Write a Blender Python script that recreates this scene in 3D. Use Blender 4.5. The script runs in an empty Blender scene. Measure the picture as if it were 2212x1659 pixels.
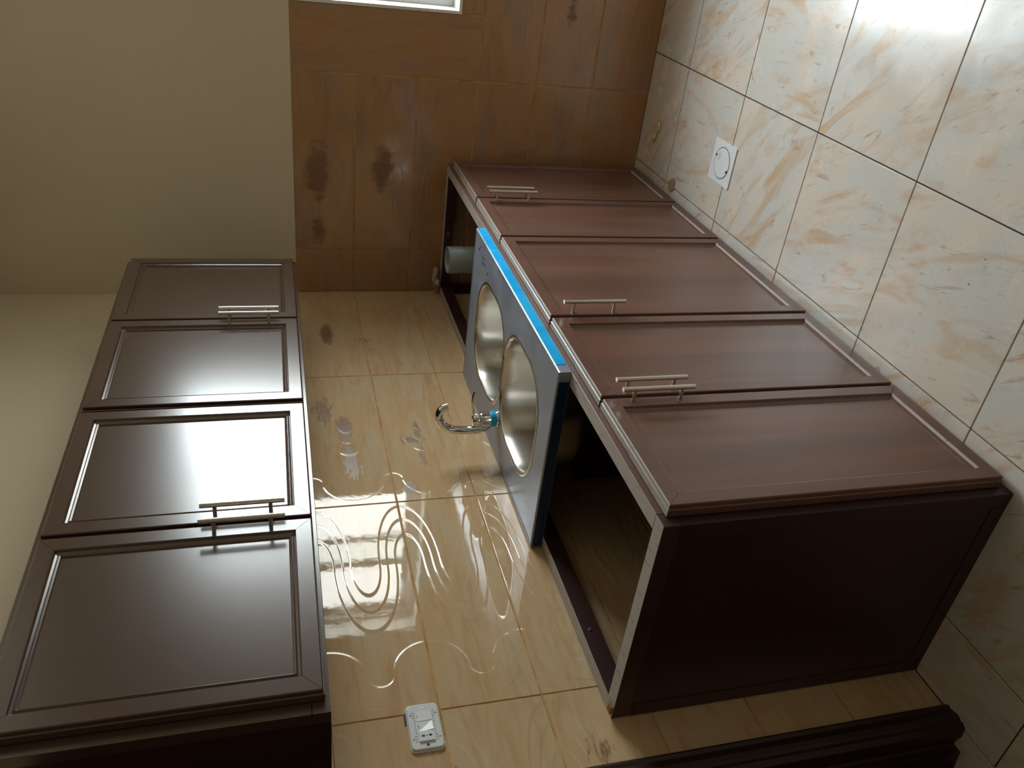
import bpy, bmesh, math, random
from mathutils import Vector, Matrix
random.seed(7)
PI = math.pi
SC = bpy.context.scene
COL = SC.collection

# ------------------------------------------------------------------ camera
# the phone was held sideways: room "up" points to the left edge of the frame
R = ((0.11096389, -0.24874072, -0.96219284),
     (-0.84773976, -0.52897786, 0.03898369),
     (-0.51867554, 0.81136335, -0.26956484))
cam_d = bpy.data.cameras.new('camera')
cam = bpy.data.objects.new('camera', cam_d)
COL.objects.link(cam)
m = Matrix.Identity(4)
for i in range(3):
    m[i][0] = R[0][i]
    m[i][1] = -R[1][i]
    m[i][2] = -R[2][i]
m[0][3], m[1][3], m[2][3] = 1.6438, -3.4140, 1.5844
cam.matrix_world = m
cam_d.sensor_fit = 'HORIZONTAL'
cam_d.sensor_width = 36.0
cam_d.lens = 1749.9163 / 2212 * 36.0
cam_d.clip_start = 0.02
SC.camera = cam

# ------------------------------------------------------------------ world / light / exposure
W = bpy.data.worlds.new('overcast_sky')
SC.world = W
W.use_nodes = True
nt = W.node_tree
nt.nodes.clear()
wo = nt.nodes.new('ShaderNodeOutputWorld')
bg = nt.nodes.new('ShaderNodeBackground')
tc = nt.nodes.new('ShaderNodeTexCoord')
sp = nt.nodes.new('ShaderNodeSeparateXYZ')
cr = nt.nodes.new('ShaderNodeValToRGB')
cr.color_ramp.elements[0].position = 0.49
cr.color_ramp.elements[0].color = (0.42, 0.42, 0.41, 1)      # sunlit pale ground outside
cr.color_ramp.elements[1].position = 0.51
cr.color_ramp.elements[1].color = (0.89, 0.95, 1.0, 1)       # bright overcast sky
mr = nt.nodes.new('ShaderNodeMapRange')
mr.inputs[1].default_value = -1
mr.inputs[2].default_value = 1
nt.links.new(tc.outputs['Generated'], sp.inputs[0])
nt.links.new(sp.outputs['Z'], mr.inputs[0])
nt.links.new(mr.outputs[0], cr.inputs[0])
nt.links.new(cr.outputs[0], bg.inputs[0])
nt.links.new(bg.outputs[0], wo.inputs[0])
bg.inputs[1].default_value = 9.0

pl = bpy.data.lights.new('window_portal', 'AREA')
pl.shape = 'RECTANGLE'
pl.size, pl.size_y = 1.1, 1.28
pl.cycles.is_portal = True
po = bpy.data.objects.new('window_portal', pl)
COL.objects.link(po)
po.location = (1.75, 0.22, 1.4985)
po.rotation_euler = (-PI / 2, 0, 0)

SC.view_settings.view_transform = 'Standard'
SC.view_settings.look = 'None'
SC.view_settings.gamma = 1
SC.view_settings.exposure = 1.6
SC.view_settings.use_curve_mapping = False
SC.cycles.max_bounces = 7
SC.cycles.diffuse_bounces = 4
SC.cycles.glossy_bounces = 4
SC.cycles.adaptive_threshold = 0.025
SC.cycles.sample_clamp_indirect = 8.0

# ------------------------------------------------------------------ node helpers
class NT:
    def __init__(s, name):
        s.mat = bpy.data.materials.new(name)
        s.mat.use_nodes = True
        s.t = s.mat.node_tree
        s.t.nodes.clear()
        s.out = s.t.nodes.new('ShaderNodeOutputMaterial')
        s.b = s.t.nodes.new('ShaderNodeBsdfPrincipled')
        s.t.links.new(s.b.outputs[0], s.out.inputs[0])

    def n(s, ty, **kw):
        nd = s.t.nodes.new(ty)
        for k, v in kw.items():
            setattr(nd, k, v)
        return nd

    def put(s, sock, v):
        if isinstance(v, bpy.types.NodeSocket):
            s.t.links.new(v, sock)
        else:
            if sock.type == 'RGBA' and not hasattr(v, '__len__'):
                v = (v, v, v, 1)
            if sock.type == 'RGBA' and len(v) == 3:
                v = (*v, 1)
            sock.default_value = v

    def math(s, op, a, b=None, c=None):
        nd = s.n('ShaderNodeMath', operation=op)
        s.put(nd.inputs[0], a)
        if b is not None:
            s.put(nd.inputs[1], b)
        if c is not None:
            s.put(nd.inputs[2], c)
        return nd.outputs[0]

    def vec(s, x, y, z):
        nd = s.n('ShaderNodeCombineXYZ')
        for i, v in enumerate((x, y, z)):
            s.put(nd.inputs[i], v)
        return nd.outputs[0]

    def sep(s, v):
        nd = s.n('ShaderNodeSeparateXYZ')
        s.put(nd.inputs[0], v)
        return nd.outputs

    def noise(s, vec, scale, detail=3, rough=0.5, dist=0.0):
        nd = s.n('ShaderNodeTexNoise')
        if vec is not None:
            s.put(nd.inputs['Vector'], vec)
        nd.inputs['Scale'].default_value = scale
        nd.inputs['Detail'].default_value = detail
        nd.inputs['Roughness'].default_value = rough
        nd.inputs['Distortion'].default_value = dist
        return nd.outputs[0]

    def mapr(s, v, a, b, c=0.0, d=1.0, smooth=True):
        nd = s.n('ShaderNodeMapRange')
        if smooth:
            nd.interpolation_type = 'SMOOTHSTEP'
        for i, q in enumerate((v, a, b, c, d)):
            s.put(nd.inputs[i], q)
        return nd.outputs[0]

    def mix(s, f, a, b):
        nd = s.n('ShaderNodeMix', data_type='RGBA')
        s.put(nd.inputs[0], f)
        s.put(nd.inputs[6], a)
        s.put(nd.inputs[7], b)
        return nd.outputs[2]

    def mapping(s, v, loc=(0, 0, 0), rot=(0, 0, 0), scale=(1, 1, 1)):
        nd = s.n('ShaderNodeMapping')
        s.put(nd.inputs[0], v)
        s.put(nd.inputs[1], loc)
        s.put(nd.inputs[2], rot)
        s.put(nd.inputs[3], scale)
        return nd.outputs[0]

    def bump(s, h, dist, strength=1.0, normal=None):
        nd = s.n('ShaderNodeBump')
        nd.inputs['Strength'].default_value = strength
        nd.inputs['Distance'].default_value = dist
        s.put(nd.inputs['Height'], h)
        if normal is not None:
            s.put(nd.inputs['Normal'], normal)
        return nd.outputs[0]

    def set(s, **kw):
        names = dict(color='Base Color', rough='Roughness', metal='Metallic', spec='Specular IOR Level',
                     normal='Normal', coat='Coat Weight', coatr='Coat Roughness')
        for k, v in kw.items():
            s.put(s.b.inputs[names[k]], v)
        return s.mat


def srgb(r, g, b):
    f = lambda c: (c / 255 / 12.92) if c / 255 <= 0.04045 else ((c / 255 + 0.055) / 1.055) ** 2.4
    return (f(r), f(g), f(b))


def plain(name, col, rough=0.5, metal=0.0, spec=0.5):
    q = NT(name)
    return q.set(color=col, rough=rough, metal=metal, spec=spec)


# ------------------------------------------------------------------ materials
def mat_wall_tile(stained):
    q = NT('glazed_wall_tile_stained' if stained else 'glazed_wall_tile')
    tcn = q.n('ShaderNodeTexCoord')
    loc = tcn.outputs['Object']
    rnd = q.n('ShaderNodeObjectInfo').outputs['Random']
    off = q.math('MULTIPLY', rnd, 37.0)
    p = q.n('ShaderNodeVectorMath', operation='ADD')
    q.put(p.inputs[0], loc)
    q.put(p.inputs[1], q.vec(off, off, off))
    p = p.outputs[0]
    cloud = q.noise(q.mapping(p, scale=(1.6, 5, 1)), 2.2, 4, 0.55, 0.6)
    streak = q.noise(q.mapping(p, rot=(0, 0, 0.25), scale=(1.2, 9 if stained else 5, 1)), 3.0, 5, 0.6, 1.2)
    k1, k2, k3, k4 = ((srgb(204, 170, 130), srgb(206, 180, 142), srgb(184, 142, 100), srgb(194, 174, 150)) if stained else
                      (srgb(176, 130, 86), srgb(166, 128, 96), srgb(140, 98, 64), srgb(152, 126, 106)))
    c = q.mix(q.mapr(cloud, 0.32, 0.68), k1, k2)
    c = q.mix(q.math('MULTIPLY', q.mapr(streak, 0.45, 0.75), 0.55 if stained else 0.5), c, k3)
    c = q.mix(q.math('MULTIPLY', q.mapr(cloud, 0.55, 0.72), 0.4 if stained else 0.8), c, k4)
    geo = q.n('ShaderNodeNewGeometry').outputs['Position']
    px, py, pz = q.sep(geo)
    # dusty haze and mortar smears
    gn = q.noise(geo, 9, 5, 0.6, 0.5)
    rough = q.mapr(gn, 0.35, 0.75, 0.02, 0.07)
    mask = None
    if stained:
        fine = q.noise(q.mapping(geo, scale=(1, 1.0, 3.2)), 26, 5, 0.65, 1.0)
        comb = q.noise(q.mapping(geo, scale=(1, 2.5, 1)), 40, 2, 0.5, 0.3)
        for (y0, z0, ry, rz, w) in ((-0.40, 1.412, 0.11, 0.035, 1), (-0.46, 1.27, 0.07, 0.07, .55), (-0.97, 1.46, 0.13, 0.06, .7),
                                    (-1.09, 1.395, 0.10, 0.035, 1), (-1.27, 1.385, 0.13, 0.04, .9), (-1.12, 1.145, 0.12, 0.022, .7),
                                    (-1.27, 1.15, 0.10, 0.02, .65), (-1.43, 1.215, 0.05, 0.03, .9), (-1.17, 1.17, .035, .06, .8),
                                    (-2.41, 0.93, 0.07, 0.06, .62), (-2.40, 1.27, .07, .07, .5), (-2.19, 1.02, .03, .05, .45)):
            dy = q.math('DIVIDE', q.math('SUBTRACT', py, y0), ry)
            dz = q.math('DIVIDE', q.math('SUBTRACT', pz, z0), rz)
            d2 = q.math('ADD', q.math('MULTIPLY', dy, dy), q.math('MULTIPLY', dz, dz))
            g = q.math('MULTIPLY', q.math('EXPONENT', q.math('MULTIPLY', d2, -1.0)), w)
            mask = g if mask is None else q.math('MAXIMUM', mask, g)
        sm = q.math('MULTIPLY', q.mapr(q.math('ADD', q.math('MULTIPLY', mask, 0.55), q.math('MULTIPLY', fine, 0.75)), 0.62, 0.80), q.mapr(mask, 0.10, 0.5))
        pale = q.math('MULTIPLY', q.mapr(q.math('ADD', q.math('MULTIPLY', mask, 0.4), q.math('MULTIPLY', comb, 0.8)), 0.66, 0.80), q.mapr(mask, 0.05, 0.45))
        c = q.mix(q.math('MULTIPLY', pale, 0.4), c, srgb(196, 176, 150))
        c = q.mix(q.math('MULTIPLY', sm, 0.85), c, srgb(120, 86, 58))
        rough = q.math('ADD', rough, q.math('MULTIPLY', sm, 0.3))
    else:
        fine = q.noise(q.mapping(geo, scale=(3.0, 1, 1)), 14, 6, 0.7, 0.8)
        for (x0, z0, rx, rz, w) in ((0.55, 1.42, 0.16, 0.06, 1), (0.58, 1.15, 0.13, 0.06, .9), (0.50, 1.16, .05, .03, .8),
                                    (0.30, 1.42, .10, .05, .8), (1.26, 0.40, 0.12, 0.03, .8), (0.66, .55, .06, .15, .6)):
            dx = q.math('DIVIDE', q.math('SUBTRACT', px, x0), rx)
            dz = q.math('DIVIDE', q.math('SUBTRACT', pz, z0), rz)
            d2 = q.math('ADD', q.math('MULTIPLY', dx, dx), q.math('MULTIPLY', dz, dz))
            g = q.math('MULTIPLY', q.math('EXPONENT', q.math('MULTIPLY', d2, -1.0)), w)
            mask = g if mask is None else q.math('MAXIMUM', mask, g)
        sm = q.math('MULTIPLY', q.mapr(q.math('ADD', q.math('MULTIPLY', mask, 0.5), q.math('MULTIPLY', fine, 0.75)), 0.58, 0.78), q.mapr(mask, 0.08, 0.5))
        c = q.mix(q.math('MULTIPLY', sm, 0.7), c, srgb(106, 70, 46))
        rough = q.math('ADD', rough, q.math('MULTIPLY', sm, 0.4))
        rough = q.math('ADD', rough, 0.1)
    # embossed wave bands that run across the short side of every tile
    u, v, _ = q.sep(loc)
    w = q.math('PINGPONG', v, 0.125)          # distance to the nearest crest line, period 0.25
    w2 = q.math('SUBTRACT', 0.125, w)
    h = None
    for (uc, k, steps) in ((0.2565, 2.8, ((-0.0225, 1.0), (0.001, 1.0), (0.0225, 1.0))), (0.633, 0.96, ((-0.032, 0.7), (0.032, -0.7)))):
        du = q.math('DIVIDE', q.math('SUBTRACT', u, uc), k)
        du2 = q.math('MULTIPLY', du, du)
        crest = q.math('SUBTRACT', q.math('SQRT', q.math('ADD', q.math('MULTIPLY', w, w), du2)), 0.0625)
        trough = q.math('SUBTRACT', 0.0625, q.math('SQRT', q.math('ADD', q.math('MULTIPLY', w2, w2), du2)))
        side = q.math('GREATER_THAN', du, 0.0)
        D = q.math('ADD', q.math('MULTIPLY', trough, side), q.math('MULTIPLY', crest, q.math('SUBTRACT', 1.0, side)))
        for (d0, amp) in steps:
            hh = q.mapr(D, d0 - 0.003, d0 + 0.003, 0.0, amp)
            h = hh if h is None else q.math('ADD', h, hh)
    nrm = q.bump(h, 0.0008 if stained else 0.0002)
    wob = q.noise(geo, 40, 1, 0.5)
    nrm = q.bump(wob, 0.00008, 1.0, nrm)
    return q.set(color=c, rough=rough, normal=nrm, spec=0.85)


def mat_floor_tile():
    q = NT('marbled_floor_tile')
    loc = q.n('ShaderNodeTexCoord').outputs['Object']
    rnd = q.n('ShaderNodeObjectInfo').outputs['Random']
    off = q.math('MULTIPLY', rnd, 53.0)
    p = q.n('ShaderNodeVectorMath', operation='ADD')
    q.put(p.inputs[0], loc)
    q.put(p.inputs[1], q.vec(off, q.math('MULTIPLY', off, 1.7), 0.0))
    p = p.outputs[0]
    ang = q.math('ADD', 0.55, q.math('MULTIPLY', rnd, 0.9))
    rt = q.n('ShaderNodeVectorRotate', rotation_type='Z_AXIS')
    q.put(rt.inputs['Vector'], p)
    q.put(rt.inputs['Angle'], ang)
    diag = q.mapping(rt.outputs[0], scale=(1.1, 3.6, 1))
    a = q.noise(diag, 2.6, 6, 0.62, 1.4)
    b = q.noise(p, 3.4, 4, 0.55, 0.8)
    v = q.noise(diag, 5.2, 7, 0.7, 2.4)
    c = q.mix(q.mapr(b, 0.35, 0.65), srgb(224, 210, 197), srgb(212, 209, 204))
    c = q.mix(q.math('MULTIPLY', q.mapr(a, 0.48, 0.70), 0.9), c, srgb(208, 176, 144))
    c = q.mix(q.math('MULTIPLY', q.mapr(v, 0.57, 0.70), 0.7), c, srgb(178, 136, 106))
    c = q.mix(q.math('MULTIPLY', q.mapr(v, 0.27, 0.38, 1.0, 0.0), 0.3), c, srgb(186, 176, 166))
    geo = q.n('ShaderNodeNewGeometry').outputs['Position']
    vor = q.n('ShaderNodeTexVoronoi')
    q.put(vor.inputs['Vector'], geo)
    vor.inputs['Scale'].default_value = 17
    vor.inputs['Randomness'].default_value = 1
    sc_ = q.noise(geo, 3.2, 3, 0.6)
    speck = q.math('MULTIPLY', q.mapr(vor.outputs['Distance'], 0.028, 0.05, 1, 0), q.mapr(sc_, 0.53, 0.57))
    c = q.mix(q.math('MULTIPLY', speck, 0.85), c, srgb(95, 75, 58))
    d = q.noise(geo, 6, 5, 0.65)
    rough = q.mapr(d, 0.3, 0.75, 0.13, 0.34)
    nrm = q.bump(q.noise(geo, 30, 3, 0.5), 0.00015)
    return q.set(color=c, rough=rough, normal=nrm, spec=0.5)


def mat_brown(name, base, rough, dusty, grain=0.5, smear=0.25):
    """dark brown powder-coated profile; plaster dust lies on what faces up"""
    q = NT(name)
    g = q.n('ShaderNodeNewGeometry')
    pos = g.outputs['Position']
    nz = q.sep(g.outputs['Normal'])[2]
    gr = q.noise(q.mapping(pos, scale=(1, 11, 0.35)), 2.2, 2, 0.5)
    light = tuple(min(1, k * 1.9) for k in base)
    red = (base[0] * 1.4, base[1] * 1.2, base[2] * 1.08)
    c = q.mix(q.math('MULTIPLY', q.mapr(gr, 0.35, 0.7), grain), base, red)
    bl = q.noise(q.mapping(pos, scale=(1, 4, 1)), 1.7, 1, 0.5)
    c = q.mix(q.math('MULTIPLY', q.mapr(bl, 0.35, 0.75), grain * 0.4), c, light)
    r = rough
    # faint wiping marks and specks of plaster
    mk = q.noise(q.mapping(pos, scale=(1, 3, 0.7)), 90, 3, 0.7)
    area = q.mapr(q.noise(pos, 3.2, 3, 0.6), 0.5, 0.72)
    m_ = q.math('MULTIPLY', q.math('MULTIPLY', q.mapr(mk, 0.60, 0.75), area), smear)
    if smear:
        c = q.mix(m_, c, srgb(206, 194, 184))
    if dusty:
        dn = q.noise(q.mapping(pos, scale=(6, 1.2, 1)), 16, 5, 0.7, 0.4)
        dm = q.math('MULTIPLY', q.mapr(nz, 0.40, 0.85), q.mapr(dn, 0.30, 0.46, 0.25, 0.92))
        c = q.mix(dm, c, srgb(186, 176, 168))
        r = q.math('ADD', r, q.math('MULTIPLY', dm, 0.3))
    if name.endswith('clean'):
        q.set(coat=1.0, coatr=0.2)
    return q.set(color=c, rough=r, spec=0.6 if dusty else 0.95 if name.endswith('clean') else 0.4)


def mat_paint():
    q = NT('cream_wall_paint')
    pos = q.n('ShaderNodeNewGeometry').outputs['Position']
    n1 = q.noise(pos, 1.3, 3, 0.5)
    c = q.mix(q.mapr(n1, 0.3, 0.7), srgb(213, 199, 173), srgb(219, 205, 180))
    nr = q.bump(q.noise(pos, 75, 3, 0.6), 0.0016)
    return q.set(color=c, rough=0.55, normal=nr, spec=0.3)


def mat_steel():
    q = NT('brushed_stainless_steel')
    pos = q.n('ShaderNodeNewGeometry').outputs['Position']
    s_ = q.noise(pos, 9, 3, 0.5)
    c = q.mix(s_, (0.58, 0.55, 0.50), (0.68, 0.65, 0.60))
    r = q.mapr(q.noise(pos, 7, 2, 0.4), 0.3, 0.7, 0.26, 0.30)
    return q.set(color=c, rough=r, metal=1.0)


def mat_film(name, col1, col2, rough, metal=0.0):
    q = NT(name)
    pos = q.n('ShaderNodeNewGeometry').outputs['Position']
    a = q.noise(pos, 7, 5, 0.65, 0.5)
    c = q.mix(q.mapr(a, 0.35, 0.7), col1, col2)
    mk = q.noise(q.mapping(pos, scale=(3, 1, 1)), 45, 4, 0.7, 0.6)
    ar = q.mapr(q.noise(pos, 5, 2, 0.5), 0.5, 0.66)
    c = q.mix(q.math('MULTIPLY', q.math('MULTIPLY', q.mapr(mk, 0.60, 0.72), ar), 0.55), c, (0.75, 0.76, 0.76))
    r = q.mapr(a, 0.3, 0.7, rough - 0.06, rough + 0.1)
    nr = q.bump(q.noise(pos, 28, 3, 0.5), 0.0004)
    return q.set(color=c, rough=r, normal=nr, metal=metal)


def mat_glass():
    q = NT('window_glass')
    tr = q.n('ShaderNodeBsdfTransparent')
    tr.inputs[0].default_value = (0.93, 0.95, 0.94, 1)
    gl = q.n('ShaderNodeBsdfGlossy')
    gl.inputs['Roughness'].default_value = 0.02
    lw = q.n('ShaderNodeLayerWeight')
    fr = q.n('ShaderNodeMath', operation='MULTIPLY_ADD')
    pw = q.math('POWER', lw.outputs['Facing'], 5.0)
    q.t.links.new(pw, fr.inputs[0])
    fr.inputs[1].default_value = 0.9
    fr.inputs[2].default_value = 0.03
    mx = q.n('ShaderNodeMixShader')
    q.t.links.new(fr.outputs[0], mx.inputs[0])
    q.t.links.new(tr.outputs[0], mx.inputs[1])
    q.t.links.new(gl.outputs[0], mx.inputs[2])
    q.t.links.new(mx.outputs[0], q.out.inputs[0])
    return q.mat


def mat_grout():
    q = NT('tan_grout')
    pos = q.n('ShaderNodeNewGeometry').outputs['Position']
    c = q.mix(q.mapr(q.noise(pos, 14, 4, 0.6), 0.3, 0.7), srgb(172, 124, 72), srgb(208, 166, 112))
    return q.set(color=c, rough=0.85, spec=0.2)


def mat_lump():
    q = NT('dried_mortar')
    pos = q.n('ShaderNodeNewGeometry').outputs['Position']
    c = q.mix(q.mapr(q.noise(pos, 60, 3, 0.6), 0.35, 0.65), srgb(222, 204, 182), srgb(206, 180, 120))
    return q.set(color=c, rough=0.8)


M = dict(
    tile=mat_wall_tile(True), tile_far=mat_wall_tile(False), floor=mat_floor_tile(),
    joint=plain('open_floor_joint', srgb(58, 46, 36), 0.9), grout=mat_grout(), paint=mat_paint(),
    white=plain('white_gloss_paint', srgb(232, 230, 224), 0.4), alu=plain('white_aluminium', srgb(205, 206, 206), 0.35),
    gasket=plain('grey_gasket', srgb(90, 90, 90), 0.6), glass=mat_glass(),
    ceil=plain('white_ceiling_paint', srgb(235, 228, 210), 0.8),
    lower=mat_brown('brown_profile_dusty', srgb(100, 71, 61), 0.30, True, 0.5, 0.5),
    lowpanel=mat_brown('brown_grained_panel', srgb(98, 72, 62), 0.28, True, 1.0, 0.5),
    upper=mat_brown('brown_profile_clean', srgb(72, 47, 41), 0.24, False, 0.0, 0.0),
    uppanel=mat_brown('brown_panel_clean', srgb(72, 50, 43), 0.25, False, 0.0, 0.0),
    carcass=mat_brown('brown_carcass_board', srgb(52, 30, 29), 0.36, False, 0.3, 0.0),
    carcassdusty=mat_brown('brown_carcass_rail', srgb(58, 34, 32), 0.36, True, 0.3, 0.1),
    doorwood=mat_brown('dark_door_wood', srgb(46, 28, 24), 0.42, False, 0.4, 0.0),
    nickel=plain('brushed_nickel', (0.72, 0.69, 0.64), 0.28, 1.0),
    chrome=plain('polished_chrome', (0.82, 0.81, 0.80), 0.06, 1.0),
    steel=mat_steel(), sinktop=mat_film('greyish_film_over_steel', srgb(142, 151, 168), srgb(162, 169, 182), 0.34, 0.25),
    blue=mat_film('bright_blue_film', srgb(0, 170, 240), srgb(10, 186, 250), 0.3), blueshade=mat_film('blue_film_shaded', srgb(10, 40, 74), srgb(14, 52, 90), 0.4),  # second one: same blue film, end-edge shade put into its colour
    pvc=plain('grey_pvc', srgb(150, 158, 158), 0.4), plastic=plain('white_plastic', srgb(226, 228, 230), 0.3),
    ivory=plain('rocker_plastic', srgb(232, 233, 235), 0.35),
    black=plain('black_plastic', srgb(18, 18, 18), 0.5), shadowgrey=plain('grey_mark_and_shade', srgb(120, 124, 130), 0.5),
    drainwhite=plain('white_drain_plastic', srgb(232, 234, 238), 0.35), lump=mat_lump(),
    mud=plain('brown_mortar', srgb(160, 130, 100), 0.85), orange=plain('orange_plug', srgb(214, 92, 50), 0.5),
    wood=plain('raw_wood', srgb(140, 92, 48), 0.7), plaster=plain('wet_plaster_rag', srgb(205, 192, 176), 0.85),
    screw=plain('zinc_screw', (0.7, 0.7, 0.68), 0.3, 1.0),
)


# ------------------------------------------------------------------ mesh helpers
def link(name, me, parent=None, mat=None, smooth=False):
    if mat is not None and not me.materials:
        me.materials.append(mat)
    if smooth:
        for f in me.polygons:
            f.use_smooth = True
    o = bpy.data.objects.new(name, me)
    COL.objects.link(o)
    if parent is not None:
        o.parent = parent
    return o


def tag(o, label=None, cat=None, group=None, kind=None):
    for k, v in (('label', label), ('category', cat), ('group', group), ('kind', kind)):
        if v:
            o[k] = v
    return o


def empty(name, loc, label, cat, group=None):
    o = bpy.data.objects.new(name, None)
    o.empty_display_size = 0.05
    o.location = loc
    COL.objects.link(o)
    return tag(o, label, cat, group)


def base_of(p):
    v = Vector((0, 0, 0))
    while p is not None:
        v += p.location
        p = p.parent
    return v


def bmbox(bm, x0, x1, y0, y1, z0, z1):
    vs = [bm.verts.new((x, y, z)) for z in (z0, z1) for y in (y0, y1) for x in (x0, x1)]
    for f in ((0, 2, 3, 1), (4, 5, 7, 6), (0, 1, 5, 4), (2, 6, 7, 3), (0, 4, 6, 2), (1, 3, 7, 5)):
        bm.faces.new([vs[i] for i in f])


def finish(bm, name, parent, mat, bevel=0.0, seg=2, smooth=False):
    bmesh.ops.recalc_face_normals(bm, faces=bm.faces)
    if bevel:
        bmesh.ops.bevel(bm, geom=bm.edges[:], offset=bevel, segments=seg, affect='EDGES', profile=0.5)
    o = base_of(parent)
    if o.length:
        bmesh.ops.translate(bm, verts=bm.verts, vec=-o)
    me = bpy.data.meshes.new(name)
    bm.to_mesh(me)
    bm.free()
    return link(name, me, parent, mat, smooth)


def box(name, parent, mat, x0, x1, y0, y1, z0, z1, bevel=0.0, seg=2):
    bm = bmesh.new()
    bmbox(bm, min(x0, x1), max(x0, x1), min(y0, y1), max(y0, y1), min(z0, z1), max(z0, z1))
    return finish(bm, name, parent, mat, bevel, seg)


def boxes(name, parent, mat, lst, bevel=0.0):
    bm = bmesh.new()
    for b in lst:
        bmbox(bm, *b)
    return finish(bm, name, parent, mat, bevel)


def cyl(bm, p0, p1, r0, r1=None, n=24, cap=True):
    r1 = r0 if r1 is None else r1
    p0, p1 = Vector(p0), Vector(p1)
    d = (p1 - p0).normalized()
    a = d.orthogonal().normalized()
    b = d.cross(a)
    l0 = [bm.verts.new(p0 + (a * math.cos(t) + b * math.sin(t)) * r0) for t in [2 * PI * i / n for i in range(n)]]
    l1 = [bm.verts.new(p1 + (a * math.cos(t) + b * math.sin(t)) * r1) for t in [2 * PI * i / n for i in range(n)]]
    for i in range(n):
        bm.faces.new((l0[i], l0[(i + 1) % n], l1[(i + 1) % n], l1[i]))
    if cap:      # caps keep their own corners so that the side shades round and the end flat
        bm.faces.new([bm.verts.new(v.co) for v in l0[::-1]])
        bm.faces.new([bm.verts.new(v.co) for v in l1])


def lathe(bm, prof, c=(0, 0), n=40, closed=False):
    """profile of (r, z) about a vertical axis"""
    rings = []
    for r, z in prof:
        if r < 1e-6:
            rings.append([bm.verts.new((c[0], c[1], z))])
        else:
            rings.append([bm.verts.new((c[0] + r * math.cos(2 * PI * i / n), c[1] + r * math.sin(2 * PI * i / n), z)) for i in range(n)])
    pairs = list(zip(rings, rings[1:])) + ([(rings[-1], rings[0])] if closed else [])
    for A, B in pairs:
        for i in range(n):
            j = (i + 1) % n
            if len(A) == 1:
                bm.faces.new((A[0], B[j], B[i]))
            elif len(B) == 1:
                bm.faces.new((A[i], A[j], B[0]))
            else:
                bm.faces.new((A[i], A[j], B[j], B[i]))


def tube(bm, pts, radii, n=20):
    pts = [Vector(p) for p in pts]
    rings = []
    nrm = None
    for i, p in enumerate(pts):
        t = (pts[min(i + 1, len(pts) - 1)] - pts[max(i - 1, 0)]).normalized()
        if nrm is None:
            nrm = t.orthogonal().normalized()
        nrm = (nrm - t * nrm.dot(t)).normalized()
        b = t.cross(nrm)
        r = radii[i] if hasattr(radii, '__len__') else radii
        rings.append([bm.verts.new(p + (nrm * math.cos(2 * PI * k / n) + b * math.sin(2 * PI * k / n)) * r) for k in range(n)])
    for A, B in zip(rings, rings[1:]):
        for i in range(n):
            bm.faces.new((A[i], A[(i + 1) % n], B[(i + 1) % n], B[i]))
    bm.faces.new([bm.verts.new(v.co) for v in rings[0][::-1]])
    bm.faces.new([bm.verts.new(v.co) for v in rings[-1]])


def catmull(P, k=8):
    P = [Vector(p) for p in P]
    Q = [P[0]] + P + [P[-1]]
    out = []
    for i in range(1, len(Q) - 2):
        a, b, c, d = Q[i - 1:i + 3]
        for s in range(k):
            t = s / k
            out.append(0.5 * ((2 * b) + (c - a) * t + (2 * a - 5 * b + 4 * c - d) * t * t + (3 * b - a - 3 * c + d) * t ** 3))
    out.append(P[-1])
    return out


def rrect(cx, cy, w, h, r, n=10):
    pts = []
    for (sx, sy, a0) in ((1, 1, 0), (-1, 1, 90), (-1, -1, 180), (1, -1, 270)):
        for i in range(n + 1):
            a = math.radians(a0 + 90 * i / n)
            pts.append((cx + sx * (w / 2 - r) + r * math.cos(a), cy + sy * (h / 2 - r) + r * math.sin(a)))
    return pts


def prism(name, parent, mat, poly, axis, a, b, bevel=0.0, smooth=False):
    """polygon of 2-D points extruded along an axis; 2-D order: x->(y,z) y->(x,z) z->(x,y)"""
    bm = bmesh.new()

    def mk(p, t):
        return {'x': (t, p[0], p[1]), 'y': (p[0], t, p[1]), 'z': (p[0], p[1], t)}[axis]
    l0 = [bm.verts.new(mk(p, a)) for p in poly]
    l1 = [bm.verts.new(mk(p, b)) for p in poly]
    n = len(poly)
    for i in range(n):
        bm.faces.new((l0[i], l0[(i + 1) % n], l1[(i + 1) % n], l1[i]))
    f0 = bm.faces.new(l0[::-1])
    f1 = bm.faces.new(l1)
    if bevel:
        bmesh.ops.recalc_face_normals(bm, faces=bm.faces)
        es = list(f1.edges)
        bmesh.ops.bevel(bm, geom=es, offset=bevel, segments=3, affect='EDGES', profile=0.5)
    return finish(bm, name, parent, mat, 0, 1, smooth)


# ------------------------------------------------------------------ tiles (each one an object)
_tiles = {}


def tile_mesh(lx, ly, th, mat, bev, key):
    k = (round(lx, 4), round(ly, 4), key)
    if k not in _tiles:
        bm = bmesh.new()
        bmbox(bm, 0, lx, 0, ly, -th, 0)
        bmesh.ops.recalc_face_normals(bm, faces=bm.faces)
        top = [e for e in bm.edges if all(v.co.z > -1e-6 for v in e.verts)]
        bmesh.ops.bevel(bm, geom=top, offset=bev, segments=2, affect='EDGES', profile=0.5)
        me = bpy.data.meshes.new('tile')
        bm.to_mesh(me)
        bm.free()
        me.materials.append(mat)
        _tiles[k] = me
    return _tiles[k]


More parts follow.
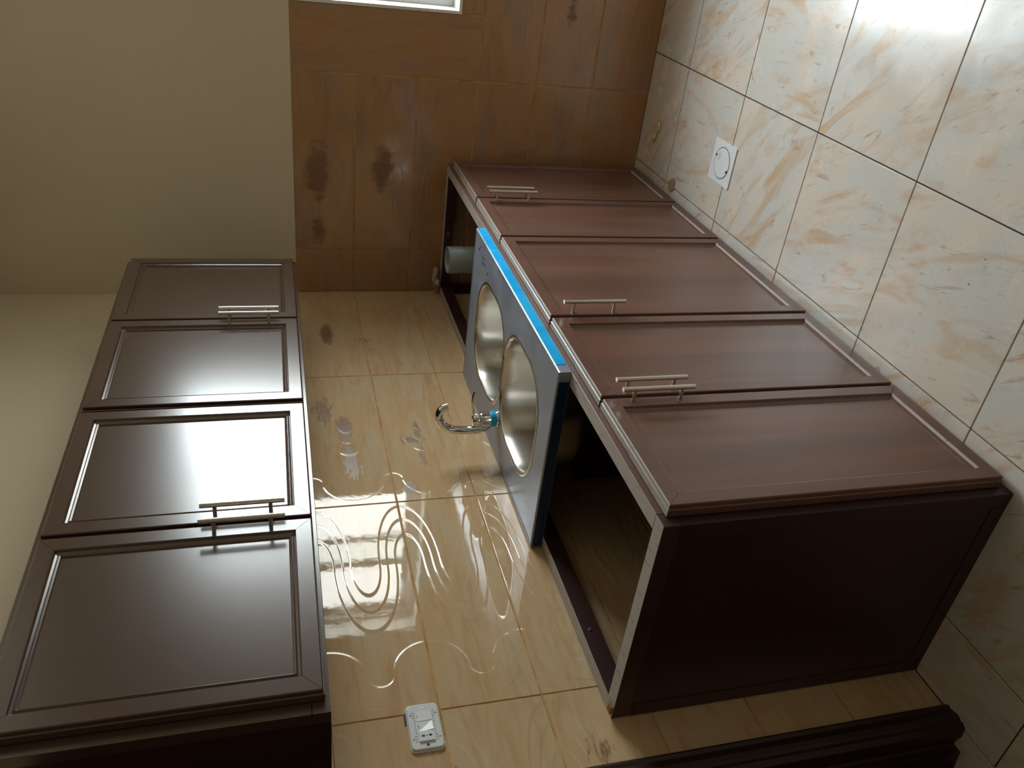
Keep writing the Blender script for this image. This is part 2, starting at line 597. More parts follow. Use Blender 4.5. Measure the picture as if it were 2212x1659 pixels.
def tile(parent, origin, xa, ya, na, lx, ly, th, mat, bev, key, gap):
    if lx - gap < 0.006 or ly - gap < 0.006:
        return
    o = bpy.data.objects.new('tile', tile_mesh(lx - gap, ly - gap, th, mat, bev, key))
    COL.objects.link(o)
    o.parent = parent
    xa, ya, na = Vector(xa), Vector(ya), Vector(na)
    mm = Matrix.Identity(4)
    lift = random.uniform(-0.00025, 0.00015)
    org = Vector(origin) + xa * gap / 2 + ya * gap / 2 + na * lift
    for i in range(3):
        mm[i][0], mm[i][1], mm[i][2], mm[i][3] = xa[i], ya[i], na[i], org[i]
    o.matrix_world = mm
    return o


# ------------------------------------------------------------------ room shell
RX, RY, RZ = 3.3, -6.4, 2.8
TH = 0.0018                        # wall tiles stand this far proud of the grout
TILE_TOP = 1.5165
ZR = [TILE_TOP - 0.25 * k for k in range(6)] + [0.0]
DOOR0, DOOR1, DOORZ = -2.445, -3.33, 2.12

wl = boxes('wall_left', None, M['grout'], [(-0.15, -TH, DOOR0, 0.2, 0, RZ), (-0.15, -TH, RY, DOOR1, 0, RZ), (-0.15, -TH, DOOR1, DOOR0, DOORZ, RZ)])
tag(wl, 'cabinet wall, beige wave-embossed tiles below cream paint', None, None, 'structure')
boxes('plaster', wl, M['paint'], [(-TH, -0.0004, DOOR0 - 0.0, 0, TILE_TOP, RZ), (-TH, -0.0004, RY, DOOR1, 0, RZ), (-TH, -0.0004, DOOR1, DOOR0, DOORZ, RZ)])
YC = [0.0, -0.741, -1.491, -2.241, DOOR0]
for a, b in zip(YC, YC[1:]):
    for z1, z0 in zip(ZR, ZR[1:]):
        tile(wl, (0, a, z1), (0, -1, 0), (0, 0, -1), (1, 0, 0), a - b, z1 - z0, TH, M['tile'], 0.0012, 'L', 0.005)

WX0, WX1, WZ0, WZ1 = 1.2, 2.3, 0.857, 2.14
wf = boxes('wall_far', None, M['grout'], [(-0.15, WX0, TH, 0.2, 0, RZ), (WX1, RX + 0.15, TH, 0.2, 0, RZ), (WX0, WX1, TH, 0.2, 0, WZ0), (WX0, WX1, TH, 0.2, WZ1, RZ)])
tag(wf, 'window wall, darker brown tiles below cream paint', None, None, 'structure')
boxes('plaster', wf, M['paint'], [(0, WX0, 0.0004, TH, TILE_TOP, RZ), (WX1, RX, 0.0004, TH, TILE_TOP, RZ), (WX0, WX1, 0.0004, TH, WZ1, RZ)])
FX, FZ, FN = (1, 0, 0), (0, 0, 1), (0, -1, 0)


def ftile(x0, x1, z0, z1):
    if x1 - x0 >= z1 - z0:
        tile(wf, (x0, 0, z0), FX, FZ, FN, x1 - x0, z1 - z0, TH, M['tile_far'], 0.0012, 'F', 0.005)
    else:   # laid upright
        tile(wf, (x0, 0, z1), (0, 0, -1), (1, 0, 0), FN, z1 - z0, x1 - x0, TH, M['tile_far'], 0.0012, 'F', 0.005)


for r, (z1, z0) in enumerate(zip(ZR, ZR[1:])):
    for x0, x1 in ((0, 0.2045), (0.2045, 0.9505)):
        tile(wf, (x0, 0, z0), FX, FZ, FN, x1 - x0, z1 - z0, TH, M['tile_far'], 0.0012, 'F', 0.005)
    if r >= 3:
        for x0, x1 in ((0.9505, 1.70), (1.70, 2.45), (2.45, RX)):
            ftile(x0, x1, z0, z1)
    else:
        ftile(2.45, RX, z0, z1)
ftile(0.9505, WX0, 0.7665, TILE_TOP)
ftile(WX1, 2.45, 0.7665, TILE_TOP)
ftile(WX0, 1.70, 0.7665, WZ0)
ftile(1.70, WX1, 0.7665, WZ0)

wr = box('wall_right', None, M['paint'], RX, RX + 0.15, RY, 0.2, 0, RZ)
tag(wr, 'plain cream wall opposite the cabinets', None, None, 'structure')
wn = box('wall_near', None, M['paint'], -0.15, RX + 0.15, RY - 0.15, RY, 0, RZ)
tag(wn, 'plain cream wall facing the window', None, None, 'structure')
ce = box('ceiling', None, M['ceil'], -0.15, RX + 0.15, RY - 0.15, 0.2, RZ, RZ + 0.1)
tag(ce, 'plain white ceiling', None, None, 'structure')

fl = box('floor', None, M['joint'], -0.15, RX + 0.15, RY - 0.15, 0.2, -0.1, -0.005)
tag(fl, 'pale marbled ceramic floor tiles with dark open joints', None, None, 'structure')
FS = 0.4571
xs = [0.0] + [0.6618 - FS + FS * i for i in range(0, 7)]
xs = [x for x in xs if x < RX - 0.01] + [RX]
ys = [0.0] + [-0.334 - FS * j for j in range(0, 14)]
ys = [y for y in ys if y > RY + 0.01] + [RY]
for x0, x1 in zip(xs, xs[1:]):
    for y1, y0 in zip(ys, ys[1:]):
        tile(fl, (x0, y0, 0), (1, 0, 0), (0, 1, 0), (0, 0, 1), x1 - x0, y1 - y0, 0.005, M['floor'], 0.0008, 'G', 0.0042)
tile(fl, (-0.15, -3.3, 0), (1, 0, 0), (0, 1, 0), (0, 0, 1), 0.15, 0.85, 0.005, M['floor'], 0.0008, 'G', 0.0042)

# ------------------------------------------------------------------ window in the far wall
win = boxes('window_1', None, M['white'], [(WX0, WX0 + 0.012, -0.003, 0.2, WZ0, WZ1), (WX1 - 0.012, WX1, -0.003, 0.2, WZ0, WZ1),
                                          (WX0, WX1, -0.006, 0.2, WZ0, WZ0 + 0.012), (WX0, WX1, -0.003, 0.2, WZ1 - 0.012, WZ1)], 0.001)
tag(win, 'white sliding window with a deep painted reveal', None, None, 'structure')


def rect_frame(name, parent, mat, x0, x1, y0, y1, z0, z1, w, bev=0.002):
    return boxes(name, parent, mat, [(x0, x0 + w, y0, y1, z0, z1), (x1 - w, x1, y0, y1, z0, z1),
                                     (x0 + w, x1 - w, y0, y1, z0, z0 + w), (x0 + w, x1 - w, y0, y1, z1 - w, z1)], bev)


rect_frame('window_frame', win, M['alu'], WX0 + 0.012, WX1 - 0.012, 0.11, 0.19, WZ0 + 0.012, WZ1 - 0.012, 0.035)
for (x0, x1, y0) in ((WX0 + 0.047, 1.862, 0.125), (1.652, WX1 - 0.047, 0.155)):
    s = rect_frame('sash', win, M['alu'], x0, x1, y0, y0 + 0.025, WZ0 + 0.05, WZ1 - 0.05, 0.042)
    box('pane', s, M['glass'], x0 + 0.042, x1 - 0.042, y0 + 0.010, y0 + 0.014, WZ0 + 0.092, WZ1 - 0.092)

# ------------------------------------------------------------------ doorway frame at the near end of the cabinet wall
pf = [(0.0, -2.4455), (0.010, -2.449), (0.015, -2.456), (0.012, -2.464), (0.014, -2.472), (0.018, -2.482), (0.017, -2.494), (0.012, -2.500),
      (0.014, -2.508), (0.006, -2.520), (-0.020, -2.522), (-0.054, -2.514), (-0.058, -2.520), (-0.058, -2.539), (-0.113, -2.546), (-0.148, -2.546), (-0.148, -2.4455)]
dr = prism('door_1', None, M['doorwood'], pf, 'z', 0.0, DOORZ - 0.002)
tag(dr, 'dark brown moulded timber door frame beside the base cabinets', None, None, 'structure')
prism('jamb', dr, M['doorwood'], [(x, DOOR1 + DOOR0 - y) for x, y in pf][::-1], 'z', 0.0, DOORZ - 0.002)
prism('head', dr, M['doorwood'], [(-0.148, DOORZ - 0.002), (0.012, DOORZ - 0.002), (0.012, DOORZ - 0.075), (-0.06, DOORZ - 0.075), (-0.148, DOORZ - 0.1)], 'y', DOOR1 + 0.1, DOOR0 - 0.1)
box('light_seal', dr, M['doorwood'], -0.17, -0.1505, DOOR1 - 0.1, DOOR0 + 0.1, -0.004, DOORZ + 0.1)  # unseen panel added behind the doorway to keep sky light out
lf = box('door_leaf', dr, M['doorwood'], -0.146, -0.106, DOOR1 + 0.105, DOOR0 - 0.105, 0.008, DOORZ - 0.105, 0.002)
for z0, z1 in ((0.15, 0.85), (1.0, 1.85)):
    box('leaf_panel', lf, M['doorwood'], -0.106, -0.098, DOOR1 + 0.22, DOOR0 - 0.22, z0, z1, 0.004)


# ------------------------------------------------------------------ cabinet doors
def mitre_piece(name, parent, mat, o0, o1, i0, i1, b0, b1, xb, xf, bead=0.0055):
    """one mitred length of the door frame. o*, i*, b*: (y, z) ends of outer edge, face edge, bead foot"""
    bm = bmesh.new()
    h = xf - xb
    rows = []
    for (o, i, b) in ((o0, i0, b0), (o1, i1, b1)):
        o, i, b = Vector(o), Vector(i), Vector(b)
        d = (i - o)
        prof = [(o, xb), (o, xb + h * 0.55), (o + d * 0.06, xb + h * 0.60), (o + d * 0.06, xf - 0.002), (o + d * 0.11, xf), (i - d * 0.04, xf), (i, xf - 0.0015),
                (i + (b - i) * 0.12, xf - 0.0065), (i + (b - i) * 0.40, xf - 0.0085), (i + (b - i) * 0.62, xf - bead), (i + (b - i) * 0.85, xf - bead - 0.002), (b, xf - 0.013), (b, xb)]
        rows.append([bm.verts.new((x, p.x, p.y)) for p, x in prof])
    n = len(rows[0])
    for k in range(n):
        bm.faces.new((rows[0][k], rows[0][(k + 1) % n], rows[1][(k + 1) % n], rows[1][k]))
    bm.faces.new(rows[0][::-1])
    bm.faces.new(rows[1])
    return finish(bm, name, parent, mat)


_handle = None


def handle(parent, x, y, z0, z1):
    """bar handle: long round bar on two short posts"""
    global _handle
    if _handle is None:
        bm = bmesh.new()
        L = 0.188
        cyl(bm, (0.034, 0, -L / 2), (0.034, 0, L / 2), 0.0062, n=20)
        for s in (-1, 1):
            cyl(bm, (0, 0, s * 0.062), (0.031, 0, s * 0.062), 0.0046, n=14)
        bmesh.ops.recalc_face_normals(bm, faces=bm.faces)
        _handle = bpy.data.meshes.new('handle')
        bm.to_mesh(_handle)
        bm.free()
        _handle.materials.append(M['nickel'])
        for f in _handle.polygons:
            f.use_smooth = len(f.vertices) == 4
    o = link('handle', _handle, parent)
    o.location = Vector((x, y, (z0 + z1) / 2)) - base_of(parent)
    return o


def cabinet_door(cab, y0, y1, z0, z1, xb, xf, fm, pm, hy, hz, bead=0.0055):
    """y0 far edge, y1 near edge (smaller)"""
    fw, bw, g = 0.040, 0.016, 0.0005
    d = box('door', cab, pm, xb + 0.004, xf - 0.011, y1 + fw + bw - 0.004, y0 - fw - bw + 0.004, z0 + fw + bw - 0.004, z1 - fw - bw + 0.004)

    def ring(t):
        return ((y0 - t, z0 + t), (y0 - t, z1 - t), (y1 + t, z1 - t), (y1 + t, z0 + t))
    O, I, B = ring(0), ring(fw), ring(fw + bw)
    for k, nm in enumerate(('stile', 'rail', 'stile', 'rail')):
        j = (k + 1) % 4
        ends = []
        dirv = (Vector(O[j]) - Vector(O[k])).normalized() * g
        for c, s in ((k, 1), (j, -1)):
            ends.append([tuple(Vector(q[c]) + dirv * s) for q in (O, I, B)])
        mitre_piece(nm, d, fm, ends[0][0], ends[1][0], ends[0][1], ends[1][1], ends[0][2], ends[1][2], xb, xf, bead)
    if hy is not None:
        handle(d, xf - 0.0005, hy, hz[0], hz[1])
    return d


# ------------------------------------------------------------------ base cabinet run
BX, BY, BZ = 0.604, -2.336, 0.873
bc = empty('base_cabinet', (0.3, -1.17, 0), 'long dark brown five-door base cabinet without worktop, standing on the floor', 'cabinet')
rw = 0.040
for nm, a in (('top_rail', (BX - rw, BX, BY + 0.0385, -0.004, BZ - 0.04, BZ)),
              ('top_rail', (0.003, 0.042, BY + 0.001, -0.004, BZ - 0.05, BZ)),
              ('top_rail', (0.0425, BX, BY, BY + 0.038, BZ - 0.04, BZ)),
              ('top_rail', (0.0425, BX - rw - 0.0005, -0.042, -0.004, BZ - 0.04, BZ)),
              ('post', (BX - rw, BX, BY, BY + 0.038, 0, BZ - 0.0405)),
              ('post', (0.003, 0.042, BY, BY + 0.038, 0, BZ - 0.0505)),
              ('post', (BX - rw, BX, -0.042, -0.004, 0, BZ - 0.0405)),
              ('post', (0.003, 0.042, -0.042, -0.004, 0, BZ - 0.0505)),
              ('post', (BX - rw, BX, -0.92, -0.88, 0.041, BZ - 0.0405)),
              ('post', (BX - rw, BX, -1.51, -1.47, 0.041, BZ - 0.0405)),
              ('bottom_rail', (BX - rw, BX, BY + 0.0385, -0.0425, 0.0, 0.0405)),
              ('bottom_rail', (0.003, 0.042, BY + 0.0385, -0.0425, 0.0, 0.0405)),
              ('bottom_rail', (0.0425, BX - rw - 0.0005, BY, BY + 0.038, 0.0, 0.0405))):
    box(nm, bc, M['lower'] if (nm == 'top_rail' and a[0] > 0.5) else M['carcassdusty'] if nm == 'top_rail' else M['carcass'], *a, bevel=0.0012)
box('end_panel', bc, M['carcass'], 0.0425, BX - rw - 0.0005, BY + 0.0022, BY + 0.012, 0.041, BZ - 0.0405)
for y in (-0.905, -1.49):  # unseen panels, added to darken the inside of the cabinet
    box('added_divider', bc, M['carcass'], 0.0425, BX - rw - 0.0005, y - 0.008, y + 0.008, 0.041, 0.70)
box('bottom_panel', bc, M['carcass'], 0.0425, BX - rw - 0.0005, BY + 0.039, -0.043, 0.026, 0.040)
for x, y, z, ax in ((0.0435, -2.10, BZ - 0.022, 0), (0.0435, -0.62, BZ - 0.022, 0), (0.30, -0.0425, BZ - 0.018, 1)):
    bm = bmesh.new()
    dv = (0.002, 0, 0) if ax == 0 else (0, -0.002, 0)
    cyl(bm, (x - dv[0] * 0.8, y - dv[1] * 0.8, z), (x + dv[0], y + dv[1], z), 0.0055, 0.004, 14)
    finish(bm, 'screw', bc, M['screw'])
DZ0, DZ1 = 0.018, 0.857
edges = [(-0.062, -0.502), (-0.511, -0.889), (-0.899, -1.484), (-1.495, -1.906), (-1.914, -2.311)]
hys = [-0.487, -0.532, -1.467, -1.887, -1.932]
for (a, b), hy in zip(edges, hys):
    cabinet_door(bc, a, b, DZ0, DZ1, 0.606, 0.6345, M['lower'], M['lowpanel'], hy, (0.627, 0.815), 0.0088)

# ------------------------------------------------------------------ wall cabinet run
UX, UY0, UY1, UZ0, UZ1 = 0.304, -0.362, -2.427, 1.525, 2.131
uc = empty('wall_cabinet', (0.15, (UY0 + UY1) / 2, UZ0), 'long dark brown glossy four-door cabinet hung on the cream wall above the tiles', 'cabinet')
for nm, a in (('face_rail', (UX - 0.03, UX, UY1, UY0, UZ0, UZ0 + 0.035)), ('face_rail', (UX - 0.03, UX, UY1, UY0, UZ1 - 0.035, UZ1)),
              ('face_post', (UX - 0.03, UX, UY1, UY1 + 0.04, UZ0 + 0.0355, UZ1 - 0.0355)), ('face_post', (UX - 0.03, UX, UY0 - 0.04, UY0, UZ0 + 0.0355, UZ1 - 0.0355)),
              ('face_post', (UX - 0.03, UX, -1.435, -1.395, UZ0 + 0.0355, UZ1 - 0.0355))):
    box(nm, uc, M['upper'], *a, bevel=0.0012)
for nm, a in (('end_panel', (0.001, UX - 0.0305, UY1 + 0.001, UY1 + 0.016, UZ0, UZ1)), ('end_panel', (0.001, UX - 0.0305, UY0 - 0.016, UY0 - 0.001, UZ0, UZ1)),
              ('bottom_panel', (0.001, UX - 0.0305, UY1 + 0.0165, UY0 - 0.0165, UZ0 + 0.002, UZ0 + 0.018)),
              ('top_panel', (0.001, UX - 0.0305, UY1 + 0.0165, UY0 - 0.0165, UZ1 - 0.018, UZ1 - 0.002)),
              ('back_panel', (0.001, 0.006, UY1 + 0.0165, UY0 - 0.0165, UZ0 + 0.0185, UZ1 - 0.0185))):
    box(nm, uc, M['carcass'], *a)
edges = [(-0.398, -0.889), (-0.896, -1.398), (-1.418, -1.904), (-1.912, -2.401)]
hys = [-0.884, -0.921, -1.881, -1.935]
for (a, b), hy in zip(edges, hys):
    cabinet_door(uc, a, b, 1.535, 2.113, 0.306, 0.3345, M['upper'], M['uppanel'], hy, (1.593, 1.787))

# ------------------------------------------------------------------ double-bowl sink unit
SX0, SX1, SY0, SY1, SZ = 0.004, 0.6065, -0.752, -1.746, 0.909
sk = empty('sink', (0.3, -1.25, BZ), 'double-bowl steel sink under grey-blue film, laid loose on the base cabinet', 'sink')
BOWLS = [(0.310, -1.060, 0.372, 0.385), (0.310, -1.448, 0.378, 0.388)]
RB = 0.145
bm = bmesh.new()
allE = []
out = [(SX0 + .012, SY1 + .012), (SX1 - .012, SY1 + .012), (SX1 - .012, SY0 - .012), (SX0 + .012, SY0 - .012)]
vo = [bm.verts.new((x, y, SZ - 0.002)) for x, y in out]
allE += [bm.edges.new((vo[i], vo[(i + 1) % 4])) for i in range(4)]
for (cx, cy, w, h) in BOWLS:
    vv = [bm.verts.new((x, y, SZ - 0.002)) for x, y in rrect(cx, cy, w, h, RB)]
    vv = [v for i, v in enumerate(vv) if (v.co - vv[i - 1].co).length > 1e-5]
    allE += [bm.edges.new((vv[i], vv[(i + 1) % len(vv)])) for i in range(len(vv))]
bmesh.ops.triangle_fill(bm, use_beauty=True, use_dissolve=False, edges=allE, normal=(0, 0, 1))
for v in [v for v in bm.verts if not v.link_faces]:
    bm.verts.remove(v)
# raised rolled rim and the downturned edge
loops = []
for (t, z) in ((0.012, SZ - 0.002), (0.009, SZ - 0.0004), (0.005, SZ), (0.0015, SZ - 0.001), (0.0, SZ - 0.004), (0.0, BZ + 0.0005), (0.0015, BZ + 0.0005), (0.0015, SZ - 0.006)):
    loops.append([bm.verts.new((x, y, z)) for x, y in ((SX0 + t, SY1 + t), (SX1 - t, SY1 + t), (SX1 - t, SY0 - t), (SX0 + t, SY0 - t))])
for A, B in zip(loops, loops[1:]):
    for i in range(4):
        bm.faces.new((A[i], A[(i + 1) % 4], B[(i + 1) % 4], B[i]))
bmesh.ops.remove_doubles(bm, verts=bm.verts, dist=1e-5)
top = finish(bm, 'sink_top', sk, M['sinktop'])
for (cx, cy, w, h) in BOWLS:
    bm = bmesh.new()
    prof = [(-0.007, -0.0016), (-0.006, -0.0008), (0.002, -0.0008), (0.005, -0.003), (0.008, -0.010), (0.012, -0.04), (0.022, -0.13)]
    for k in range(1, 9):
        a = k / 8 * PI / 2
        prof.append((0.022 + 0.06 * (1 - math.cos(a)), -0.13 - 0.05 * math.sin(a)))
    prof += [(0.12, -0.183)]
    rings = []
    for (ins, dz) in prof:
        rr = max(0.02, RB - ins)
        rings.append([bm.verts.new((x, y, SZ + dz)) for x, y in rrect(cx, cy, w - 2 * ins, h - 2 * ins, rr)])
    n = len(rings[0])
    for A, B in zip(rings, rings[1:]):
        for i in range(n):
            bm.faces.new((A[i], A[(i + 1) % n], B[(i + 1) % n], B[i]))
    bm.faces.new(rings[-1])
    bmesh.ops.remove_doubles(bm, verts=bm.verts, dist=1e-6)
    bw = finish(bm, 'bowl', sk, M['steel'], smooth=True)
    bm = bmesh.new()
    lathe(bm, [(0.042, SZ - 0.1825), (0.040, SZ - 0.1805), (0.034, SZ - 0.1808), (0.026, SZ - 0.186), (0, SZ - 0.187)], (cx, cy), 28)
    finish(bm, 'drain_ring', bw, M['chrome'], smooth=True)
o = box('film_strip', sk, M['blue'], SX1 + 0.0002, SX1 + 0.0009, -1.708, -0.757, BZ + 0.003, SZ - 0.0045)
tag(o, 'bright blue protective film along the front edge')
o = box('film_strip', sk, M['blueshade'], SX0 + 0.004, SX1 - 0.03, SY1 - 0.0009, SY1 - 0.0002, BZ + 0.002, SZ - 0.005)
tag(o, 'blue film on the end edge, shade painted into its colour')
# rub marks of the torn label near the far corner
bm = bmesh.new()
for (x, y, lx, ly) in ((0.555, -0.82, .008, .012), (0.572, -0.842, .006, .010), (0.548, -0.885, .004, .034), (0.534, -0.905, .004, .05), (0.524, -0.88, .003, .04), (0.522, -0.958, .006, .014)):
    bmbox(bm, x - lx / 2, x + lx / 2, y - ly / 2, y + ly / 2, SZ - 0.0022, SZ - 0.0017)
tag(finish(bm, 'label_residue', sk, M['black']), kind='stuff')

# ------------------------------------------------------------------ tap standing on the sink
tp = empty('tap', (0.138, -1.268, SZ - 0.002), 'curved chrome mixer tap standing between the two sink bowls', 'tap')
TX, TY, TZ = 0.138, -1.268, SZ - 0.002
bm = bmesh.new()
lathe(bm, [(0, TZ), (0.029, TZ), (0.029, TZ + 0.004), (0.026, TZ + 0.007), (0.0255, TZ + 0.03), (0.024, TZ + 0.052), (0.0245, TZ + 0.055), (0.0245, TZ + 0.058), (0, TZ + 0.058)], (TX, TY), 36)
finish(bm, 'body', tp, M['chrome'], smooth=True)
bm = bmesh.new()
lathe(bm, [(0, TZ + 0.0582), (0.0225, TZ + 0.0582), (0.0235, TZ + 0.062), (0.023, TZ + 0.078), (0.019, TZ + 0.086), (0, TZ + 0.088)], (TX, TY), 36)
cap = finish(bm, 'lever_cap', tp, M['chrome'], smooth=True)
bm = bmesh.new()
pts = catmull([(TX + 0.012, TY, TZ + 0.078), (TX + 0.035, TY + 0.004, TZ + 0.086), (TX + 0.075, TY + 0.010, TZ + 0.088), (TX + 0.098, TY + 0.014, TZ + 0.083)], 6)
tube(bm, pts, [0.006] * 6 + [0.005] * 6 + [0.0045] * (len(pts) - 12), 14)
finish(bm, 'lever', tp, M['chrome'], smooth=True)
bm = bmesh.new()
sp_ = [(TX - 0.016, TY - 0.008, TZ + 0.030), (TX - 0.030, TY - 0.010, TZ + 0.052), (TX - 0.034, TY - 0.010, TZ + 0.085), (TX - 0.034, TY - 0.010, TZ + 0.120),
       (TX - 0.027, TY - 0.008, TZ + 0.160), (TX - 0.006, TY - 0.004, TZ + 0.190), (TX + 0.022, TY, TZ + 0.199), (TX + 0.045, TY + 0.003, TZ + 0.190), (TX + 0.054, TY + 0.004, TZ + 0.170)]
pts = catmull(sp_, 7)
tube(bm, pts, [0.0145 if i < 40 else 0.0135 for i in range(len(pts))], 24)
spout = finish(bm, 'spout', tp, M['chrome'], smooth=True)
bm = bmesh.new()
cyl(bm, (TX - 0.0335, TY - 0.010, TZ + 0.070), (TX - 0.0342, TY - 0.010, TZ + 0.082), 0.0158, n=24)
finish(bm, 'collar', spout, M['chrome'])

bm = bmesh.new()
lathe(bm, [(0.0262, TZ + 0.0075), (0.0266, TZ + 0.009), (0.0262, TZ + 0.026), (0.0258, TZ + 0.027)], (TX, TY), 36)
tag(finish(bm, 'film_wrap', tp, M['blue'], smooth=True), 'blue film left around the tap base')

# ------------------------------------------------------------------ waste pipe standing inside the cabinet
pp = empty('waste_pipe', (0.282, -0.29, 0.0405), 'open grey plastic waste pipe rising inside the base cabinet behind the sink', 'pipe')
bm = bmesh.new()
lathe(bm, [(0.0565, 0.041), (0.0565, 0.903), (0.0555, 0.9045), (0.0525, 0.9045), (0.0515, 0.903), (0.0515, 0.041)], (0.282, -0.29), 48, True)
finish(bm, 'pipe_wall', pp, M['pvc'], smooth=False)
for f in bpy.data.meshes['pipe_wall'].polygons:
    f.use_smooth = True
bm = bmesh.new()
for z in (0.885, 0.862, 0.84, 0.815):
    bmbox(bm, 0.3375, 0.3392, -0.2955, -0.2935, z - 0.008, z + 0.006)
finish(bm, 'printed_line', pp, M['gasket'])

# water outlet stub in the corner
st = empty('water_outlet', (0.05, -0.03, 0.8735), 'capped water outlet with orange plug and plaster rag in the far corner', 'pipe')


def lump(name, parent, mat, c, r, seed, sub=3, amp=0.35):
    rng = random.Random(seed)
    bm = bmesh.new()
    bmesh.ops.create_icosphere(bm, subdivisions=sub, radius=1.0)
    ph = [(rng.uniform(0, 6), rng.uniform(2, 5), Vector((rng.uniform(-1, 1), rng.uniform(-1, 1), rng.uniform(-1, 1)))) for _ in range(6)]
    for v in bm.verts:
        k = 1 + sum(amp / 3 * math.sin(f * 1.6 * v.co.dot(d) + p) for p, f, d in ph)
        v.co = Vector((v.co.x * r[0], v.co.y * r[1], v.co.z * r[2])) * k + Vector(c)
        if c[2] < 0.05:
            v.co.z = max(v.co.z, 0.0003)
    return finish(bm, name, parent, mat, smooth=True)


lump('plaster_rag', st, M['plaster'], (0.085, -0.027, 0.899), (0.048, 0.014, 0.013), 3)
lump('plaster_rag', st, M['plaster'], (0.060, -0.040, 0.888), (0.018, 0.016, 0.012), 5)
bm = bmesh.new()
cyl(bm, (0.045, -0.034, 0.888), (0.012, -0.034, 0.888), 0.010, 0.009, 16)
cyl(bm, (0.0465, -0.034, 0.888), (0.041, -0.034, 0.888), 0.0135, n=6)
finish(bm, 'plug', st, M['orange'])

# ------------------------------------------------------------------ switch and socket plate on the tiles
so = empty('socket_plate', (0.0, -2.283, 1.309), 'white switch and socket plate fixed to the tiles', 'socket')
sy, sz = -2.283, 1.309
prism('plate', so, M['plastic'], rrect(sy, sz, 0.120, 0.076, 0.010, 6), 'x', 0.0003, 0.0035)
prism('cover', so, M['plastic'], rrect(sy + 0.001, sz, 0.116, 0.073, 0.010, 6), 'x', 0.0038, 0.0095, 0.003, False)
MW = 0.0175
for k, (ya, yb) in enumerate(((sy + 0.039, sy + 0.0135), (sy + 0.0125, sy - 0.0135))):
    dx = (0.0008, 0.0055)[k]
    bm = bmesh.new()
    q0 = [(0.0090, ya), (0.0099, ya), (0.0098 + dx, yb), (0.0090, yb)]
    l0 = [bm.verts.new((x, y, sz - MW)) for x, y in q0]
    l1 = [bm.verts.new((x if i != 2 or k == 0 else 0.0102, y, sz + MW)) for i, (x, y) in enumerate(q0)]
    for i in range(4):
        bm.faces.new((l0[i], l0[(i + 1) % 4], l1[(i + 1) % 4], l1[i]))
    bm.faces.new(l0[::-1])
    bm.faces.new(l1)
    rk = finish(bm, 'rocker', so, M['ivory'])
    boxes('indicator', rk, M['shadowgrey'], [(0.0099, 0.0104 + dx * 0.4, (ya + yb) / 2 - 0.0025, (ya + yb) / 2 + 0.0025, sz + 0.0135, sz + 0.015)])
oy = sy - 0.0268
om = box('outlet', so, M['ivory'], 0.0090, 0.0135, oy - 0.0128, oy + 0.0128, sz - MW, sz + MW, 0.0005)
bm = bmesh.new()
for dz in (-0.0095, 0, 0.0095):
    r = 0.0014 if dz == 0 else 0.0026
    cyl(bm, (0.0134, oy, sz + dz), (0.01375, oy, sz + dz), r, n=14)
    if dz:
        s = 1 if dz > 0 else -1
        bmbox(bm, 0.0134, 0.01375, oy - 0.0028, oy + 0.0028, sz + dz - s * 0.0035 - 0.0012, sz + dz - s * 0.0035 + 0.0012)
finish(bm, 'pin_hole', om, M['black'])
for y in (sy + 0.0475, sy - 0.0475):
    bm = bmesh.new()
    cyl(bm, (0.0092, y, sz), (0.0100, y, sz), 0.0033, n=16)
    finish(bm, 'screw', so, M['screw'] if y > sy else M['black'])
bm = bmesh.new()
for s in (-1, 1):
    for k in range(12):
        yy = sy + 0.036 - k * 0.0066
        bmbox(bm, 0.0094, 0.0097, yy - 0.0011, yy + 0.0011, sz + s * 0.0215 - 0.0009, sz + s * 0.0215 + 0.0009)
    for y0 in (sy + 0.022, sy - 0.040):
        bmbox(bm, 0.0094, 0.0097, y0, y0 + 0.018, sz + s * 0.0248 - 0.0004, sz + s * 0.0248 + 0.0004)
    for y0 in (sy + 0.031, sy - 0.031):
        bmbox(bm, 0.0094, 0.0097, y0 - 0.0018, y0 + 0.0018, sz + s * 0.0295 - 0.0014, sz + s * 0.0295 + 0.0014)
tag(finish(bm, 'printed_marks', so, M['black']), kind='stuff')
box('box_slot', so, M['black'], 0.0002, 0.0012, sy + 0.014, sy + 0.040, sz + 0.0385, sz + 0.0435)

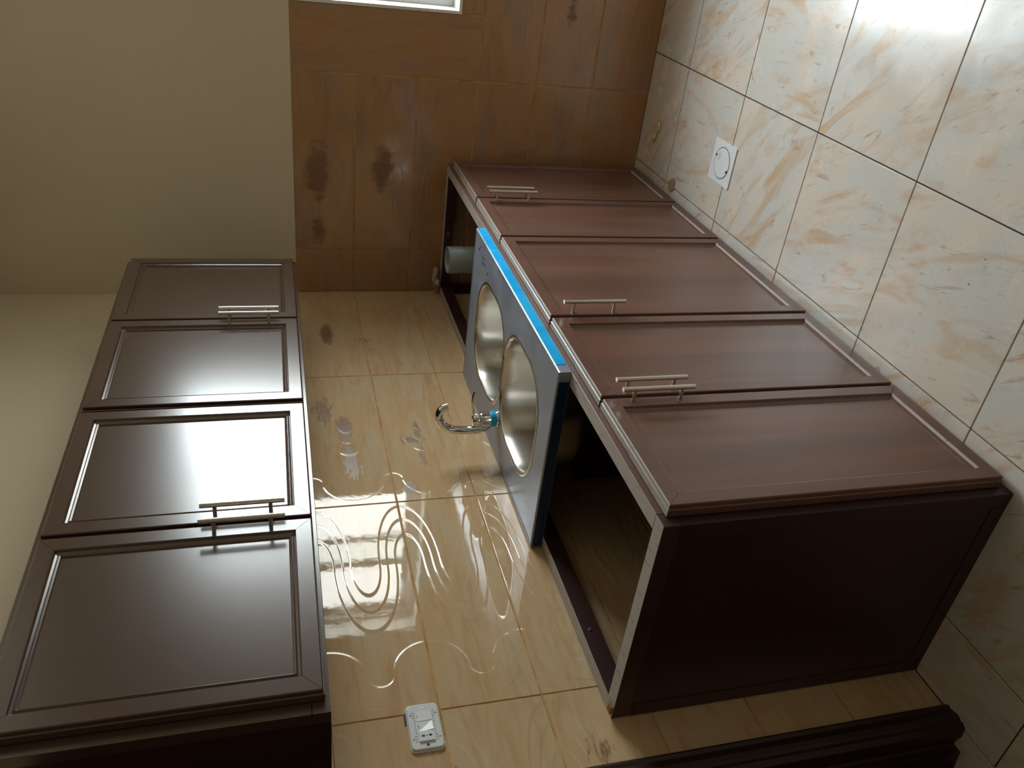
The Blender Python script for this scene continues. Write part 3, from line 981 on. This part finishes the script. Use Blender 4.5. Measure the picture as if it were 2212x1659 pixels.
# ------------------------------------------------------------------ floor drain
fd = empty('floor_drain', (0.871, -0.754, 0.0), 'square white plastic drain cover set in the floor tiles', 'drain')
fdx, fdy = 0.871, -0.754
prism('plate', fd, M['drainwhite'], rrect(fdx, fdy, 0.150, 0.160, 0.004, 4), 'z', 0.0003, 0.0045, 0.0012)
bm = bmesh.new()
lathe(bm, [(0.0575, 0.0044), (0.0575, 0.0049), (0.0540, 0.0049), (0.0540, 0.0044)], (fdx, fdy), 56, True)
rg = finish(bm, 'groove', fd, M['shadowgrey'])  # grey ring, the shade of the groove is put into its colour
bm = bmesh.new()
lathe(bm, [(0.0538, 0.0044), (0.0538, 0.0056), (0.0525, 0.0062), (0, 0.0062)], (fdx, fdy), 56)
cv = finish(bm, 'cover', fd, M['drainwhite'])
for s in (-1, 1):
    a = math.radians(68)
    cx, cy = fdx + s * 0.051 * math.cos(a), fdy + s * 0.051 * math.sin(a)
    box('finger_notch', cv, M['black'], cx - 0.004, cx + 0.004, cy - 0.005, cy + 0.005, 0.0060, 0.0066)
bm = bmesh.new()
for k in range(6):
    ln = (0.008, 0.015, 0.02, 0.02, 0.016, 0.008)[k]
    bmbox(bm, fdx + 0.006 + k * 0.0055, fdx + 0.0072 + k * 0.0055, fdy + 0.024 - ln / 2, fdy + 0.024 + ln / 2, 0.0061, 0.0064)
finish(bm, 'slit', cv, M['shadowgrey'])  # grey bars, shade of the slits painted as colour

# ------------------------------------------------------------------ building-site leftovers
ml = empty('mortar_lump', (0.826, -0.165, 0), 'crumbled dried mortar blob on the floor by the brown tiled wall', 'debris')
lump('lump', ml, M['lump'], (0.850, -0.178, 0.005), (0.020, 0.014, 0.008), 11)
lump('lump', ml, M['lump'], (0.800, -0.158, 0.005), (0.020, 0.010, 0.008), 12)
lump('lump', ml, M['lump'], (0.825, -0.168, 0.003), (0.022, 0.0045, 0.004), 13, 2)


def splat(name, parent, mat, c, r, seed, th=0.0025):
    rng = random.Random(seed)
    n = 40
    ks = [(rng.uniform(0, 6.28), rng.randint(2, 7), rng.uniform(0.04, 0.2)) for _ in range(6)]
    poly = []
    for i in range(n):
        a = 2 * PI * i / n
        k = 1 + sum(w * math.sin(f * a + p) for p, f, w in ks)
        poly.append((c[0] + r[0] * k * math.cos(a), c[1] + r[1] * k * math.sin(a)))
    return prism(name, parent, mat, poly, 'z', 0.0004, th, 0.001)


sp1 = splat('mortar_splash', None, M['mud'], (0.668, -0.398), (0.020, 0.040), 4, 0.004)
tag(sp1, 'flat brown mortar splash on the floor beside the far base door', 'debris')
wd = box('wood_shim', None, M['wood'], 0.018, 0.040, -2.334, -2.316, BZ + 0.0006, BZ + 0.0066, 0.001)
tag(wd, 'tiny raw wood chip on the near back corner of the base cabinet', 'shim')
